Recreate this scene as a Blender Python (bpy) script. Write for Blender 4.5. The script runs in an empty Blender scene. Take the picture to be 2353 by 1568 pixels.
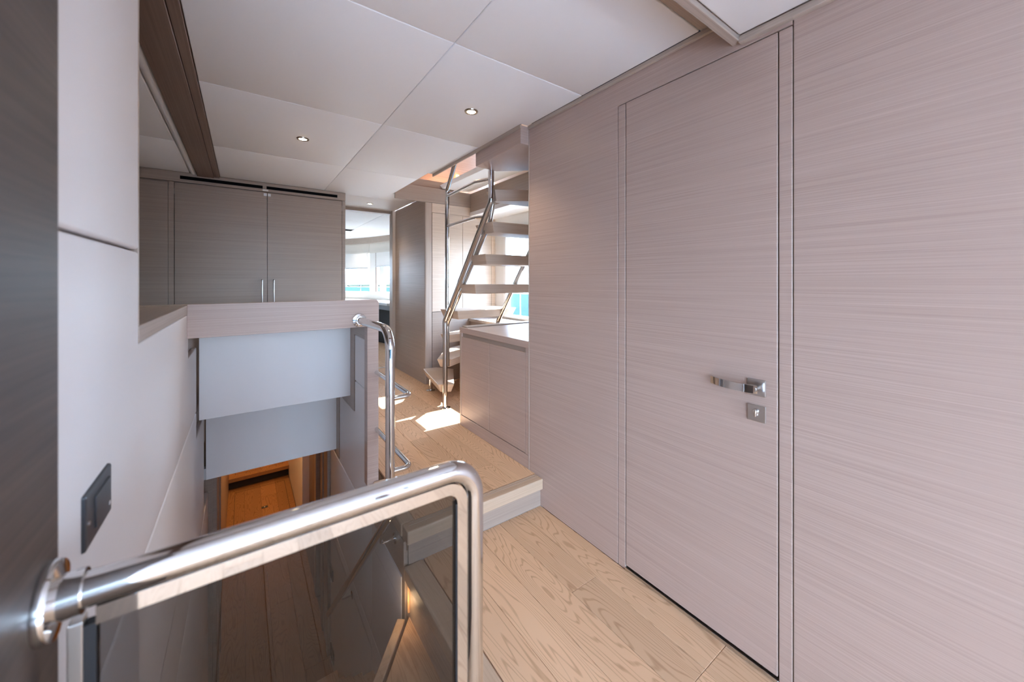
import bpy, bmesh, math, random
from mathutils import Vector, Matrix
random.seed(7)
SC = bpy.context.scene
COL = SC.collection
PI = math.pi

# ------------------------------------------------------------------ camera
F, CX, HY, H = 862.0, 1176.5, 648.0, 1.25
YAW = math.atan((CX - 559.0) / F)
cam_d = bpy.data.cameras.new('camera')
cam_d.sensor_width = 36.0
cam_d.lens = 36.0 * F / 2353.0
cam_d.shift_y = -(784.0 - HY) / 2353.0
cam_d.clip_start = 0.02
cam_d.clip_end = 3000
cam_d.dof.use_dof = True
cam_d.dof.focus_distance = 2.2
cam_d.dof.aperture_fstop = 2.8
cam = bpy.data.objects.new('camera', cam_d)
COL.objects.link(cam)
cam.location = (0, 0, H)
cam.rotation_euler = (PI / 2, 0, -YAW)
SC.camera = cam

# ------------------------------------------------------------------ world, sun, exposure
SC.view_settings.view_transform = 'Standard'
SC.view_settings.look = 'None'
SC.view_settings.gamma = 1.0
SC.view_settings.use_curve_mapping = False
SC.view_settings.exposure = 1.0
SC.cycles.use_denoising = True
SC.cycles.max_bounces = 10
SC.cycles.diffuse_bounces = 6
SC.cycles.use_adaptive_sampling = True
SC.cycles.adaptive_threshold = 0.03
SC.cycles.glossy_bounces = 6
SC.cycles.transparent_max_bounces = 16
SC.cycles.sample_clamp_indirect = 8.0
SC.cycles.caustics_reflective = False
SC.cycles.caustics_refractive = False

w = bpy.data.worlds.new('sky'); SC.world = w; w.use_nodes = True
nt = w.node_tree; nt.nodes.clear()
tc = nt.nodes.new('ShaderNodeTexCoord'); sx = nt.nodes.new('ShaderNodeSeparateXYZ')
cr = nt.nodes.new('ShaderNodeValToRGB'); bg = nt.nodes.new('ShaderNodeBackground'); wo = nt.nodes.new('ShaderNodeOutputWorld')
nt.links.new(tc.outputs['Generated'], sx.inputs[0]); nt.links.new(sx.outputs[2], cr.inputs[0])
nt.links.new(cr.outputs[0], bg.inputs[0]); nt.links.new(bg.outputs[0], wo.inputs[0])
cr.color_ramp.elements[0].position = 0.0; cr.color_ramp.elements[0].color = (0.60, 0.79, 1.0, 1)
cr.color_ramp.elements[1].position = 0.9; cr.color_ramp.elements[1].color = (0.40, 0.60, 1.0, 1)
bg.inputs[1].default_value = 10.5

sun_d = bpy.data.lights.new('sun', 'SUN'); sun_d.energy = 18.0; sun_d.angle = 0.009; sun_d.color = (1, 0.98, 0.95)
sun = bpy.data.objects.new('sun', sun_d); COL.objects.link(sun)
SUN_TO = Vector((1.0, -0.03, 1.04)).normalized()
sun.rotation_euler = SUN_TO.to_track_quat('Z', 'Y').to_euler()
sun.location = (20, 0, 20)

def portal(name, loc, rot, sx_, sy_):
    d = bpy.data.lights.new(name, 'AREA'); d.shape = 'RECTANGLE'; d.size = sx_; d.size_y = sy_
    d.cycles.is_portal = True
    o = bpy.data.objects.new(name, d); COL.objects.link(o); o.location = loc; o.rotation_euler = rot
    return o
portal('portal_aft', (-0.35, -3.46, 1.03), (PI / 2, 0, 0), 3.1, 2.0)
portal('portal_saloon_right', (1.40, -2.3, 1.37), (PI / 2, 0, PI / 2), 1.2, .9)
portal('portal_saloon_left', (-2.25, -2.65, 1.32), (PI / 2, 0, -PI / 2), 1.4, 1.1)
portal('portal_side_window', (2.50, 3.05, 1.3), (PI / 2, 0, PI / 2), 1.15, 0.95)

# ------------------------------------------------------------------ helpers
def ray(u, v):
    s, c = math.sin(YAW), math.cos(YAW)
    r = (u - CX) / F
    return Vector((s + r * c, c - r * s, -(v - HY) / F))
def at_z(u, v, z):
    d = ray(u, v); t = (z - H) / d.z
    return Vector((d.x * t, d.y * t, z))
def at_x(u, v, x):
    d = ray(u, v); t = x / d.x
    return Vector((x, d.y * t, H + d.z * t))
def at_y(u, v, y):
    d = ray(u, v); t = y / d.y
    return Vector((d.x * t, y, H + d.z * t))

def worg(p):
    o = Vector((0, 0, 0))
    while p is not None:
        o += p.location; p = p.parent
    return o
def obj(name, bm, m, parent=None, smooth=False, kind=None, label=None, cat=None, group=None, origin=None):
    me = bpy.data.meshes.new(name)
    bmesh.ops.recalc_face_normals(bm, faces=bm.faces)
    vs = [v.co.copy() for v in bm.verts]
    lo = Vector((min(v.x for v in vs), min(v.y for v in vs), min(v.z for v in vs)))
    hi = Vector((max(v.x for v in vs), max(v.y for v in vs), max(v.z for v in vs)))
    if origin is None:
        origin = Vector(((lo.x + hi.x) / 2, (lo.y + hi.y) / 2, lo.z))
    bmesh.ops.translate(bm, verts=bm.verts, vec=-Vector(origin))
    bm.to_mesh(me); bm.free()
    if smooth:
        for p in me.polygons: p.use_smooth = True
        try: me.set_sharp_from_angle(angle=math.radians(40))
        except Exception: pass
    o = bpy.data.objects.new(name, me); COL.objects.link(o)
    if m is not None: me.materials.append(m)
    o.location = Vector(origin) - worg(parent)
    o.parent = parent
    tag(o, label, cat, group, kind)
    return o
def tag(o, label=None, cat=None, group=None, kind=None):
    if label: o['label'] = label
    if cat: o['category'] = cat
    if group: o['group'] = group
    if kind: o['kind'] = kind
    return o
def thing(name, label, cat, loc, group=None, kind=None):
    o = bpy.data.objects.new(name, None); COL.objects.link(o); o.location = loc; o.empty_display_size = 0.1
    return tag(o, label, cat, group, kind)
def B():
    return bmesh.new()
def box(x0, x1, y0, y1, z0, z1, bev=0.0, seg=2, bm=None):
    t = bmesh.new()
    r = bmesh.ops.create_cube(t, size=1.0)
    for v in t.verts:
        v.co = Vector((x0 + (v.co.x + .5) * (x1 - x0), y0 + (v.co.y + .5) * (y1 - y0), z0 + (v.co.z + .5) * (z1 - z0)))
    if bev > 0:
        bmesh.ops.bevel(t, geom=list(t.edges), offset=bev, segments=seg, affect='EDGES', profile=0.5)
    return join(bm, t)
def join(bm, t):
    if bm is None: return t
    me = bpy.data.meshes.new('tmp'); t.to_mesh(me); t.free(); bm.from_mesh(me); bpy.data.meshes.remove(me)
    return bm
def loft(bot, top, bev=0.0, seg=1, bm=None):
    t = bmesh.new()
    a = [t.verts.new(p) for p in bot]; b = [t.verts.new(p) for p in top]
    n = len(a)
    t.faces.new(a[::-1]); t.faces.new(b)
    for i in range(n):
        t.faces.new((a[i], a[(i + 1) % n], b[(i + 1) % n], b[i]))
    bmesh.ops.recalc_face_normals(t, faces=t.faces)
    if bev > 0:
        bmesh.ops.bevel(t, geom=list(t.edges), offset=bev, segments=seg, affect='EDGES', profile=0.5)
    return join(bm, t)
def prism_x(pts, x0, x1, bev=0.0, seg=2, bm=None):      # pts in (y, z)
    return loft([(x0, y, z) for y, z in pts], [(x1, y, z) for y, z in pts], bev, seg, bm)
def prism_z(pts, z0, z1, bev=0.0, seg=2, bm=None):      # pts in (x, y)
    return loft([(x, y, z0) for x, y in pts], [(x, y, z1) for x, y in pts], bev, seg, bm)
def prism_y(pts, y0, y1, bev=0.0, seg=2, bm=None):      # pts in (x, z)
    return loft([(x, y0, z) for x, z in pts], [(x, y1, z) for x, z in pts], bev, seg, bm)
def bend(pts, rad, n=8):
    pts = [Vector(p) for p in pts]; out = [pts[0]]
    for i in range(1, len(pts) - 1):
        p = pts[i]; a = (pts[i - 1] - p); b = (pts[i + 1] - p)
        la, lb = a.length, b.length; a.normalize(); b.normalize()
        ang = a.angle(b); d = min(rad / math.tan(ang / 2), la * .49, lb * .49)
        r = d * math.tan(ang / 2)
        c = p + (a + b).normalized() * (r / math.sin(ang / 2))
        s, e = p + a * d, p + b * d
        v0, v1 = s - c, e - c
        tot = v0.angle(v1); ax = v0.cross(v1).normalized()
        for k in range(n + 1):
            out.append(c + Matrix.Rotation(tot * k / n, 3, ax) @ v0)
    out.append(pts[-1]); return out
def sweep(path, r, n=16, bm=None, prof=None, up=None):
    path = [Vector(p) for p in path]
    t = bmesh.new(); rings = []
    tan = []
    for i in range(len(path)):
        if i == 0: d = path[1] - path[0]
        elif i == len(path) - 1: d = path[-1] - path[-2]
        else: d = (path[i + 1] - path[i]).normalized() + (path[i] - path[i - 1]).normalized()
        tan.append(d.normalized())
    nrm = Vector(up) if up else (Vector((0, 0, 1)) if abs(tan[0].z) < .9 else Vector((1, 0, 0)))
    nrm = (nrm - tan[0] * nrm.dot(tan[0])).normalized()
    if prof is None: prof = [(r * math.cos(2 * PI * k / n), r * math.sin(2 * PI * k / n)) for k in range(n)]
    for i, p in enumerate(path):
        nrm = (nrm - tan[i] * nrm.dot(tan[i])).normalized()
        bn = tan[i].cross(nrm)
        rings.append([t.verts.new(p + nrm * a + bn * b) for a, b in prof])
    m = len(prof)
    for i in range(len(rings) - 1):
        for k in range(m):
            t.faces.new((rings[i][k], rings[i][(k + 1) % m], rings[i + 1][(k + 1) % m], rings[i + 1][k]))
    t.faces.new(rings[0][::-1]); t.faces.new(rings[-1])
    return join(bm, t)
def lathe(profile, center, axis='z', n=32, bm=None):     # profile: (radius, height)
    t = bmesh.new(); rings = []
    for r, h in profile:
        ring = []
        for k in range(n):
            a = 2 * PI * k / n; x, y = r * math.cos(a), r * math.sin(a)
            co = {'z': (x, y, h), 'x': (h, x, y), 'y': (x, h, y)}[axis]
            ring.append(t.verts.new(Vector(center) + Vector(co)))
        rings.append(ring)
    for i in range(len(rings) - 1):
        for k in range(n):
            t.faces.new((rings[i][k], rings[i][(k + 1) % n], rings[i + 1][(k + 1) % n], rings[i + 1][k]))
    t.faces.new(rings[0][::-1]); t.faces.new(rings[-1])
    return join(bm, t)

# ------------------------------------------------------------------ materials
def mat(name):
    m = bpy.data.materials.new(name); m.use_nodes = True
    n = m.node_tree.nodes; b = n['Principled BSDF']
    return m, n, m.node_tree.links, b
def plain(name, col, rough=.5, metal=0., spec=.5, emit=None, es=0.):
    m, n, l, b = mat(name)
    b.inputs['Base Color'].default_value = (*col, 1); b.inputs['Roughness'].default_value = rough
    b.inputs['Metallic'].default_value = metal; b.inputs['Specular IOR Level'].default_value = spec
    if emit:
        b.inputs['Emission Color'].default_value = (*emit, 1); b.inputs['Emission Strength'].default_value = es
    return m
def veneer(name, c1, c2, scale, rough=.38, big=.20, spec=.5, local=False):
    """fine straight-grained veneer: noise stretched along the grain"""
    m, n, l, b = mat(name)
    g = n.new('ShaderNodeNewGeometry')
    src = g.outputs['Position']
    if local:
        t = n.new('ShaderNodeTexCoord'); oi = n.new('ShaderNodeObjectInfo'); ad = n.new('ShaderNodeVectorMath'); ad.operation = 'ADD'
        sc = n.new('ShaderNodeVectorMath'); sc.operation = 'SCALE'; sc.inputs['Scale'].default_value = 7.0
        cx = n.new('ShaderNodeCombineXYZ')
        for i in range(3): l.new(oi.outputs['Random'], cx.inputs[i])
        l.new(cx.outputs[0], sc.inputs[0]); l.new(t.outputs['Object'], ad.inputs[0]); l.new(sc.outputs[0], ad.inputs[1])
        src = ad.outputs[0]
    mp = n.new('ShaderNodeMapping'); mp.inputs['Scale'].default_value = scale; l.new(src, mp.inputs[0])
    n1 = n.new('ShaderNodeTexNoise'); n1.inputs['Scale'].default_value = 1.0; n1.inputs['Detail'].default_value = 5; n1.inputs['Roughness'].default_value = .65
    l.new(mp.outputs[0], n1.inputs['Vector'])
    mp2 = n.new('ShaderNodeMapping'); mp2.inputs['Scale'].default_value = tuple(v * .13 if v > 5 else v * .5 for v in scale); l.new(src, mp2.inputs[0])
    n2 = n.new('ShaderNodeTexNoise'); n2.inputs['Scale'].default_value = 1.0; n2.inputs['Detail'].default_value = 3
    l.new(mp2.outputs[0], n2.inputs['Vector'])
    mx = n.new('ShaderNodeMix'); mx.data_type = 'FLOAT'; mx.inputs[0].default_value = big
    l.new(n1.outputs[0], mx.inputs[2]); l.new(n2.outputs[0], mx.inputs[3])
    cr = n.new('ShaderNodeValToRGB'); cr.color_ramp.elements[0].position = .30; cr.color_ramp.elements[1].position = .68
    cr.color_ramp.elements[0].color = (*c1, 1); cr.color_ramp.elements[1].color = (*c2, 1)
    l.new(mx.outputs[0], cr.inputs[0]); l.new(cr.outputs[0], b.inputs['Base Color'])
    bp = n.new('ShaderNodeBump'); bp.inputs['Strength'].default_value = .06; bp.inputs['Distance'].default_value = .002
    l.new(n1.outputs[0], bp.inputs['Height']); l.new(bp.outputs[0], b.inputs['Normal'])
    b.inputs['Roughness'].default_value = rough; b.inputs['Specular IOR Level'].default_value = spec
    return m
def oak(name, base, dark, along='y', line=.55, rough=.6):
    """plank oak with cathedral grain; object space, shifted per plank"""
    m, n, l, b = mat(name)
    t = n.new('ShaderNodeTexCoord'); oi = n.new('ShaderNodeObjectInfo')
    sc = n.new('ShaderNodeMath'); sc.operation = 'MULTIPLY'; sc.inputs[1].default_value = 37.0; l.new(oi.outputs['Random'], sc.inputs[0])
    cx = n.new('ShaderNodeCombineXYZ')
    for i in range(3): l.new(sc.outputs[0], cx.inputs[i])
    ad = n.new('ShaderNodeVectorMath'); ad.operation = 'ADD'; l.new(t.outputs['Object'], ad.inputs[0]); l.new(cx.outputs[0], ad.inputs[1])
    def mapped(a, c):
        mp = n.new('ShaderNodeMapping'); mp.inputs['Scale'].default_value = (a, c, a) if along == 'y' else (c, a, a); l.new(ad.outputs[0], mp.inputs[0]); return mp
    m1 = mapped(6.5, .75)
    n1 = n.new('ShaderNodeTexNoise'); n1.inputs['Scale'].default_value = 1.0; n1.inputs['Detail'].default_value = 2.2; n1.inputs['Roughness'].default_value = .42; n1.inputs['Distortion'].default_value = .25
    l.new(m1.outputs[0], n1.inputs['Vector'])
    mu = n.new('ShaderNodeMath'); mu.operation = 'MULTIPLY'; mu.inputs[1].default_value = 270.0; l.new(n1.outputs[0], mu.inputs[0])
    si = n.new('ShaderNodeMath'); si.operation = 'SINE'; l.new(mu.outputs[0], si.inputs[0])
    lr = n.new('ShaderNodeMapRange'); lr.inputs[1].default_value = .5; lr.inputs[2].default_value = 1.0; lr.inputs[3].default_value = 0; lr.inputs[4].default_value = 1; l.new(si.outputs[0], lr.inputs[0])
    m2 = mapped(260., 9.)
    n2 = n.new('ShaderNodeTexNoise'); n2.inputs['Scale'].default_value = 1.0; n2.inputs['Detail'].default_value = 3; l.new(m2.outputs[0], n2.inputs['Vector'])
    m3 = mapped(3., .6)
    n3 = n.new('ShaderNodeTexNoise'); n3.inputs['Scale'].default_value = 1.0; l.new(m3.outputs[0], n3.inputs['Vector'])
    ml = n.new('ShaderNodeMath'); ml.operation = 'MULTIPLY'; l.new(lr.outputs[0], ml.inputs[0]); l.new(n2.outputs[0], ml.inputs[1])
    m4 = n.new('ShaderNodeMath'); m4.operation = 'MULTIPLY'; m4.inputs[1].default_value = line * 1.9; l.new(ml.outputs[0], m4.inputs[0])
    a2 = n.new('ShaderNodeMath'); a2.operation = 'MULTIPLY_ADD'; a2.inputs[1].default_value = .45; a2.inputs[2].default_value = -.18; l.new(n3.outputs[0], a2.inputs[0])
    a3 = n.new('ShaderNodeMath'); a3.operation = 'ADD'; a3.use_clamp = True; l.new(m4.outputs[0], a3.inputs[0]); l.new(a2.outputs[0], a3.inputs[1])
    mx = n.new('ShaderNodeMix'); mx.data_type = 'RGBA'; mx.inputs[6].default_value = (*base, 1); mx.inputs[7].default_value = (*dark, 1)
    l.new(a3.outputs[0], mx.inputs[0])
    hs = n.new('ShaderNodeHueSaturation'); vr = n.new('ShaderNodeMapRange'); vr.inputs[3].default_value = .86; vr.inputs[4].default_value = 1.08
    l.new(oi.outputs['Random'], vr.inputs[0]); l.new(vr.outputs[0], hs.inputs['Value']); l.new(mx.outputs[2], hs.inputs['Color'])
    l.new(hs.outputs[0], b.inputs['Base Color'])
    bp = n.new('ShaderNodeBump'); bp.inputs['Strength'].default_value = .12; bp.inputs['Distance'].default_value = .001; bp.invert = True
    l.new(a3.outputs[0], bp.inputs['Height']); l.new(bp.outputs[0], b.inputs['Normal'])
    b.inputs['Roughness'].default_value = rough; b.inputs['Specular IOR Level'].default_value = .16
    return m
def leather(name, col, rough=.45, bump=.12, scale=420.):
    m, n, l, b = mat(name)
    g = n.new('ShaderNodeNewGeometry'); no = n.new('ShaderNodeTexNoise'); no.inputs['Scale'].default_value = scale; no.inputs['Detail'].default_value = 3
    l.new(g.outputs['Position'], no.inputs['Vector'])
    bp = n.new('ShaderNodeBump'); bp.inputs['Strength'].default_value = bump; bp.inputs['Distance'].default_value = .0008
    l.new(no.outputs[0], bp.inputs['Height']); l.new(bp.outputs[0], b.inputs['Normal'])
    b.inputs['Base Color'].default_value = (*col, 1); b.inputs['Roughness'].default_value = rough
    return m

M = {}
HG = (1.6, 1.6, 620.)
M['wall'] = veneer('oak_veneer', (.385, .277, .230), (.575, .438, .378), HG, .34)
M['cab'] = veneer('oak_veneer_cabinet', (.31, .238, .192), (.465, .372, .308), HG, .36)
M['flatx'] = veneer('oak_veneer_along_x', (.37, .295, .24), (.53, .44, .37), (1.3, 160., 160.), .36)
M['flaty'] = veneer('oak_veneer_along_y', (.37, .295, .24), (.53, .44, .37), (160., 1.3, 160.), .36)
M['vert'] = veneer('oak_veneer_upright', (.37, .295, .24), (.53, .44, .37), (160., 160., 1.3), .36)
M['beam'] = veneer('brown_oak_beam', (.145, .088, .064), (.24, .16, .12), (150., 1.2, 150.), .4)
M['tread'] = veneer('pale_oak_tread', (.56, .43, .325), (.72, .59, .48), (3., 3., 160.), .4)
M['dark'] = veneer('dark_wenge', (.030, .024, .022), (.105, .078, .064), (2.2, 2.2, 150.), .42, .35)
M['oak'] = oak('oak_plank', (.76, .505, .318), (.40, .22, .115), 'y', .46)
M['oakx'] = veneer('oak_nosing_x', (.47, .34, .23), (.66, .50, .37), (2., 170., 170.), .4, .4)
M['oaky'] = veneer('oak_nosing_y', (.47, .34, .23), (.66, .50, .37), (170., 2., 170.), .4, .4)
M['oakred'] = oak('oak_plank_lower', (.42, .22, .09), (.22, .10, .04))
M['leather'] = leather('white_leather', (.90, .89, .90))
M['ceil'] = leather('ceiling_panel_leather', (.88, .875, .875), .5, .08, 300.)
M['white'] = plain('white_paint', (.80, .79, .77), .4)
M['cream'] = plain('warm_white_paint', (.74, .70, .64), .45)
M['chrome'] = plain('polished_steel', (.70, .695, .69), .045, 1.)
M['brushed'] = plain('satin_steel', (.62, .60, .58), .28, 1.)
M['black'] = plain('black_void', (.004, .004, .005), .8, 0, .1)
M['gap'] = plain('shadow_gap', (.03, .024, .022), .8)
M['rubber'] = plain('black_rubber', (.012, .012, .014), .5)
M['switch'] = plain('anthracite_plastic', (.05, .058, .07), .32)
M['plastic'] = plain('white_plastic', (.85, .85, .85), .3)
M['slab'] = plain('subfloor', (.16, .10, .06), .8)
M['lamp'] = plain('lamp_lens', (1, .9, .75), .4, 0, .5, (1.0, .80, .52), 22.)
M['ring'] = plain('bronze_ring', (.34, .28, .22), .25, 1.)
M['amber'] = plain('amber_glow_strip', (1, .6, .2), .4, 0, .5, (1.0, .42, .10), 5.)
M['amber_dim'] = plain('amber_step_lens', (1, .6, .3), .4, 0, .5, (1.0, .45, .15), .25)
M['rug'] = leather('cream_rug', (.72, .68, .60), .95, .8, 120.)
M['bounce_carpet'] = leather('pale_grey_bounce', (.58, .62, .68), .95, .6, 200.)
M['desk'] = plain('grey_upholstery', (.30, .31, .33), .6)
M['blind'] = plain('white_blind_cloth', (.86, .86, .85), .7)
M['teak'] = veneer('teak_deck', (.20, .13, .08), (.30, .21, .14), (80., 2., 80.), .6)
M['deck'] = plain('white_gelcoat', (.85, .85, .85), .3)

def two_sided_fresnel(n, l, ior):
    g = n.new('ShaderNodeNewGeometry'); mr = n.new('ShaderNodeMapRange'); f = n.new('ShaderNodeFresnel')
    mr.inputs[3].default_value = ior; mr.inputs[4].default_value = 1.0 / ior
    l.new(g.outputs['Backfacing'], mr.inputs[0]); l.new(mr.outputs[0], f.inputs[0])
    return f
m, n, l, b = mat('tinted_glass'); n.remove(b); M['glass'] = m
out = n['Material Output']; fr = two_sided_fresnel(n, l, 1.52)
tr = n.new('ShaderNodeBsdfTransparent'); tr.inputs[0].default_value = (.54, .54, .54, 1)
gl = n.new('ShaderNodeBsdfGlossy'); gl.inputs['Roughness'].default_value = .0; gl.inputs['Color'].default_value = (1, 1, 1, 1)
fm = n.new('ShaderNodeMath'); fm.operation = 'MULTIPLY'; fm.inputs[1].default_value = .6; l.new(fr.outputs[0], fm.inputs[0])
ms = n.new('ShaderNodeMixShader'); l.new(fm.outputs[0], ms.inputs[0]); l.new(tr.outputs[0], ms.inputs[1]); l.new(gl.outputs[0], ms.inputs[2]); l.new(ms.outputs[0], out.inputs[0])
m, n, l, b = mat('window_glass'); n.remove(b); M['pane'] = m
out = n['Material Output']; fr = two_sided_fresnel(n, l, 1.3)
tr = n.new('ShaderNodeBsdfTransparent'); tr.inputs[0].default_value = (.97, .99, 1, 1)
gl = n.new('ShaderNodeBsdfGlossy'); gl.inputs['Roughness'].default_value = .0
ms = n.new('ShaderNodeMixShader'); l.new(fr.outputs[0], ms.inputs[0]); l.new(tr.outputs[0], ms.inputs[1]); l.new(gl.outputs[0], ms.inputs[2]); l.new(ms.outputs[0], out.inputs[0])
m, n, l, b = mat('sea_water'); M['sea'] = m
b.inputs['Base Color'].default_value = (.009, .030, .040, 1); b.inputs['Roughness'].default_value = .9; b.inputs['Specular IOR Level'].default_value = .03
no = n.new('ShaderNodeTexNoise'); no.inputs['Scale'].default_value = 1.2; no.inputs['Detail'].default_value = 6
tcn = n.new('ShaderNodeTexCoord'); l.new(tcn.outputs['Object'], no.inputs['Vector'])
bp = n.new('ShaderNodeBump'); bp.inputs['Strength'].default_value = .6; bp.inputs['Distance'].default_value = .25; l.new(no.outputs[0], bp.inputs['Height']); l.new(bp.outputs[0], b.inputs['Normal'])
m, n, l, b = mat('shore_scrub'); M['shore'] = m
no = n.new('ShaderNodeTexNoise'); no.inputs['Scale'].default_value = .4; no.inputs['Detail'].default_value = 5
cr = n.new('ShaderNodeValToRGB'); cr.color_ramp.elements[0].color = (.010, .020, .008, 1); cr.color_ramp.elements[1].color = (.045, .048, .024, 1)
l.new(no.outputs[0], cr.inputs[0]); l.new(cr.outputs[0], b.inputs['Base Color']); b.inputs['Roughness'].default_value = .9

# ------------------------------------------------------------------ key dimensions (metres)
XR, XL, UF, CZ = 1.35, -0.195, 0.158, 2.152
XD = -0.175                 # face of the dark wall beside the camera
HULL = 2.46
YN, YC, YD = 3.78, 4.08, 4.85
LF = -1.80                  # lower deck floor

# ------------------------------------------------------------------ floors
def planks(parent, x0, x1, y0, y1, ztop, width, m, length=1.7, shift=0.0):
    n = max(1, round((x1 - x0) / width)); wd = (x1 - x0) / n; i = 0
    cache = {}
    for r in range(n):
        cuts = [y0]; y = y0 + ((r * .618 + shift) % 1.0) * length
        while y < y1 - .15:
            if y > y0 + .15: cuts.append(y)
            y += length
        cuts.append(y1)
        for a, c in zip(cuts, cuts[1:]):
            key = round(c - a, 3)
            cxy = (x0 + (r + .5) * wd, (a + c) / 2, ztop - .014)
            if key not in cache:
                g = .0007
                o = obj('plank', box(x0 + r * wd + g, x0 + (r + 1) * wd - g, a + g, c - g, ztop - .014, ztop, .0012, 1), m, parent)
                cache[key] = o
            else:
                o = cache[key].copy(); COL.objects.link(o); o.parent = parent
                o.location = Vector(cxy) - worg(parent)
floor = obj('floor', box(.60, XR + .1, .62, 1.612, -.05, -.014), M['slab'], None, kind='structure',
            label='pale oak plank floor of the lower landing in front of the door', cat='floor')
box_ = box(-2.26, XR + .1, -3.5, .62, -.05, -.014)
obj('subfloor', box_, M['slab'], floor)
planks(floor, .662, XR, .62, 1.612, 0.0, .138, M['oak'], 1.7, .42)
planks(floor, -2.2, XR, -1.5, .62, 0.0, .142, M['oak'], 1.7, .13)
obj('bounce_carpet', box(-2.2, XR, -3.5, -1.502, -.014, .002), M['bounce_carpet'], floor)  # unseen pale reflector added to keep the bounced light bright and neutral
obj('nosing', box(.572, .660, .62, 1.612, -.058, .001, .006), M['oaky'], floor)
obj('riser', box(.588, .60, .62, 1.612, -.22, -.058), M['flaty'], floor)

ufl = obj('floor_landing', box(.588, 1.57, 1.62, YD + .1, .06, UF - .014), M['slab'], None, kind='structure',
          label='oak plank floor one step up, running past the low cabinet to the far doorway', cat='floor')
obj('subfloor', box(1.57, HULL, 2.57, YN, .06, UF - .014), M['slab'], ufl)
planks(ufl, .642, 1.352, 1.662, YD, UF, .142, M['oak'], 1.55, .30)
planks(ufl, 1.352, 1.60, 2.575, YD, UF, .124, M['oak'], 1.5, .77)
planks(ufl, 1.60, HULL, 2.575, YN, UF, .142, M['oak'], 1.5, .2)
nz = obj('nosing', box(.580, XR, 1.588, 1.660, UF - .058, UF + .001, .006), M['oakx'], ufl)
for k, yy in enumerate((1.630, 1.645)):
    obj('grip_groove', box(.60 + .02 * k, XR - .002, yy, yy + .004, UF + .0005, UF + .0018), M['flatx'], nz)
obj('nosing', box(.576, .640, 1.661, 2.105, UF - .058, UF + .001, .006), M['oaky'], ufl)
obj('riser', box(.594, XR, 1.612, 1.624, 0.0, UF - .058), M['cab'], ufl)
obj('threshold_strip', box(.86, 1.57, YD - .03, YD, UF, UF + .004, .001), M['brushed'], ufl)
obj('subfloor', box(-1.2, .588, 3.12, YD + .1, .06, UF), M['slab'], ufl)
obj('subfloor', box(-1.2, XL - .08, 1.21, 3.12, .04, .10), M['slab'], ufl)
obj('subfloor', box(1.45, HULL, 1.66, 2.57, .06, .15), M['slab'], ufl)

sfl = obj('floor_saloon', box(-2.6, 2.6, YD + .1, 10.2, .06, UF - .014), M['slab'], None, kind='structure',
          label='pale oak floor of the room beyond the far doorway', cat='floor')
planks(sfl, .8, 2.4, YD, 9.6, UF, .142, M['oak'], 1.9, .5)

# ------------------------------------------------------------------ right wall
wr = thing('wall_right', 'pale oak veneer wall with horizontal grain on the right', 'wall', (XR, 0, 0), kind='structure')
for (a, c, z0, z1) in ((-3.5, -2.90, 0, 2.25), (-2.90, -1.70, 0, .92), (-2.90, -1.70, 1.82, 2.25), (-1.70, .425, 0, 2.25)):  # unseen window opening added here to let in sun and sky light
    obj('backing', box(XR + .016, XR + .10, a, c, z0, z1), M['gap'], wr)
obj('backing', box(XR + .016, XR + .10, 1.078, 1.71, 0, 2.25), M['gap'], wr)
obj('backing', box(XR + .016, XR + .10, .425, 1.078, 2.03, 2.25), M['gap'], wr)
def wpanel(y0, y1, z0, z1, name='panel', m=None, b_=.0015):
    return obj(name, box(XR, XR + .018, y0, y1, z0, z1, b_, 1), m or M['wall'], wr)
obj('panel', prism_x([(1.079, 0), (1.712, 0), (1.712, 2.150), (.4285, 2.150), (.4285, 2.0305), (1.079, 2.0305)], XR, XR + .018, .0012, 1), M['wall'], wr)
wpanel(1.0395, 1.0765, 0, 2.026, 'door_frame')
wpanel(.4285, .4635, 0, 2.026, 'door_frame')
wpanel(-.85, .4255, 0, 2.150)
wpanel(-3.5, -2.90, 0, 2.15); wpanel(-2.90, -1.70, 0, .92); wpanel(-2.90, -1.70, 1.82, 2.15); wpanel(-1.70, -.853, 0, 2.15)
obj('corner_bead', box(XR - .002, XR + .02, 1.712, 1.718, 0, 2.13, .001, 1), M['vert'], wr)
obj('ceiling_strip', box(XR - .013, XR, .60, 1.712, 2.134, 2.152, .001, 1), M['flaty'], wr)
obj('ceiling_strip', box(XR - .020, XR, -3.5, .572, 2.040, 2.062, .001, 1), M['flaty'], wr)
obj('wall_return', box(XR + .101, HULL - .002, 1.66, 1.714, 0, 2.25), M['cab'], None, kind='structure', label='wood return wall hidden behind the end of the right wall', cat='wall')

door = thing('door_1', 'flush oak veneer door with a chrome lever handle in the right wall', 'door', (XR, .75, 0), kind='structure')
lf = obj('door_leaf', box(XR, XR + .038, .4672, 1.0352, .020, 2.0265, .0015, 1), M['wall'], door)
obj('threshold', box(XR - .004, XR + .04, .464, 1.039, 0.0, .012, .001, 1), M['brushed'], door)
obj('rebate', box(XR + .039, XR + .10, .4255, 1.0775, 0, 2.03), M['gap'], door)
hd = obj('handle_plate', box(XR - .006, XR, .4985, .5515, .8825, .9355, .0015), M['brushed'], door)
bmh = sweep([(XR - .004, .521, .909), (XR - .036, .521, .909)], .0085)
obj('spindle', bmh, M['chrome'], hd, True)
path = []
for k in range(15):
    t = k / 14.0
    path.append((XR - .036 - .018 * (1 - (2 * t - .8) ** 2) + .012, .512 + .150 * t, .909))
prof = [(-.0125, -.0035), (.0125, -.0035), (.0135, 0), (.0125, .0035), (-.0125, .0035), (-.0135, 0)]
obj('lever', sweep(path, 0, prof=prof, up=(0, 0, 1)), M['chrome'], hd, True)
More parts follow.
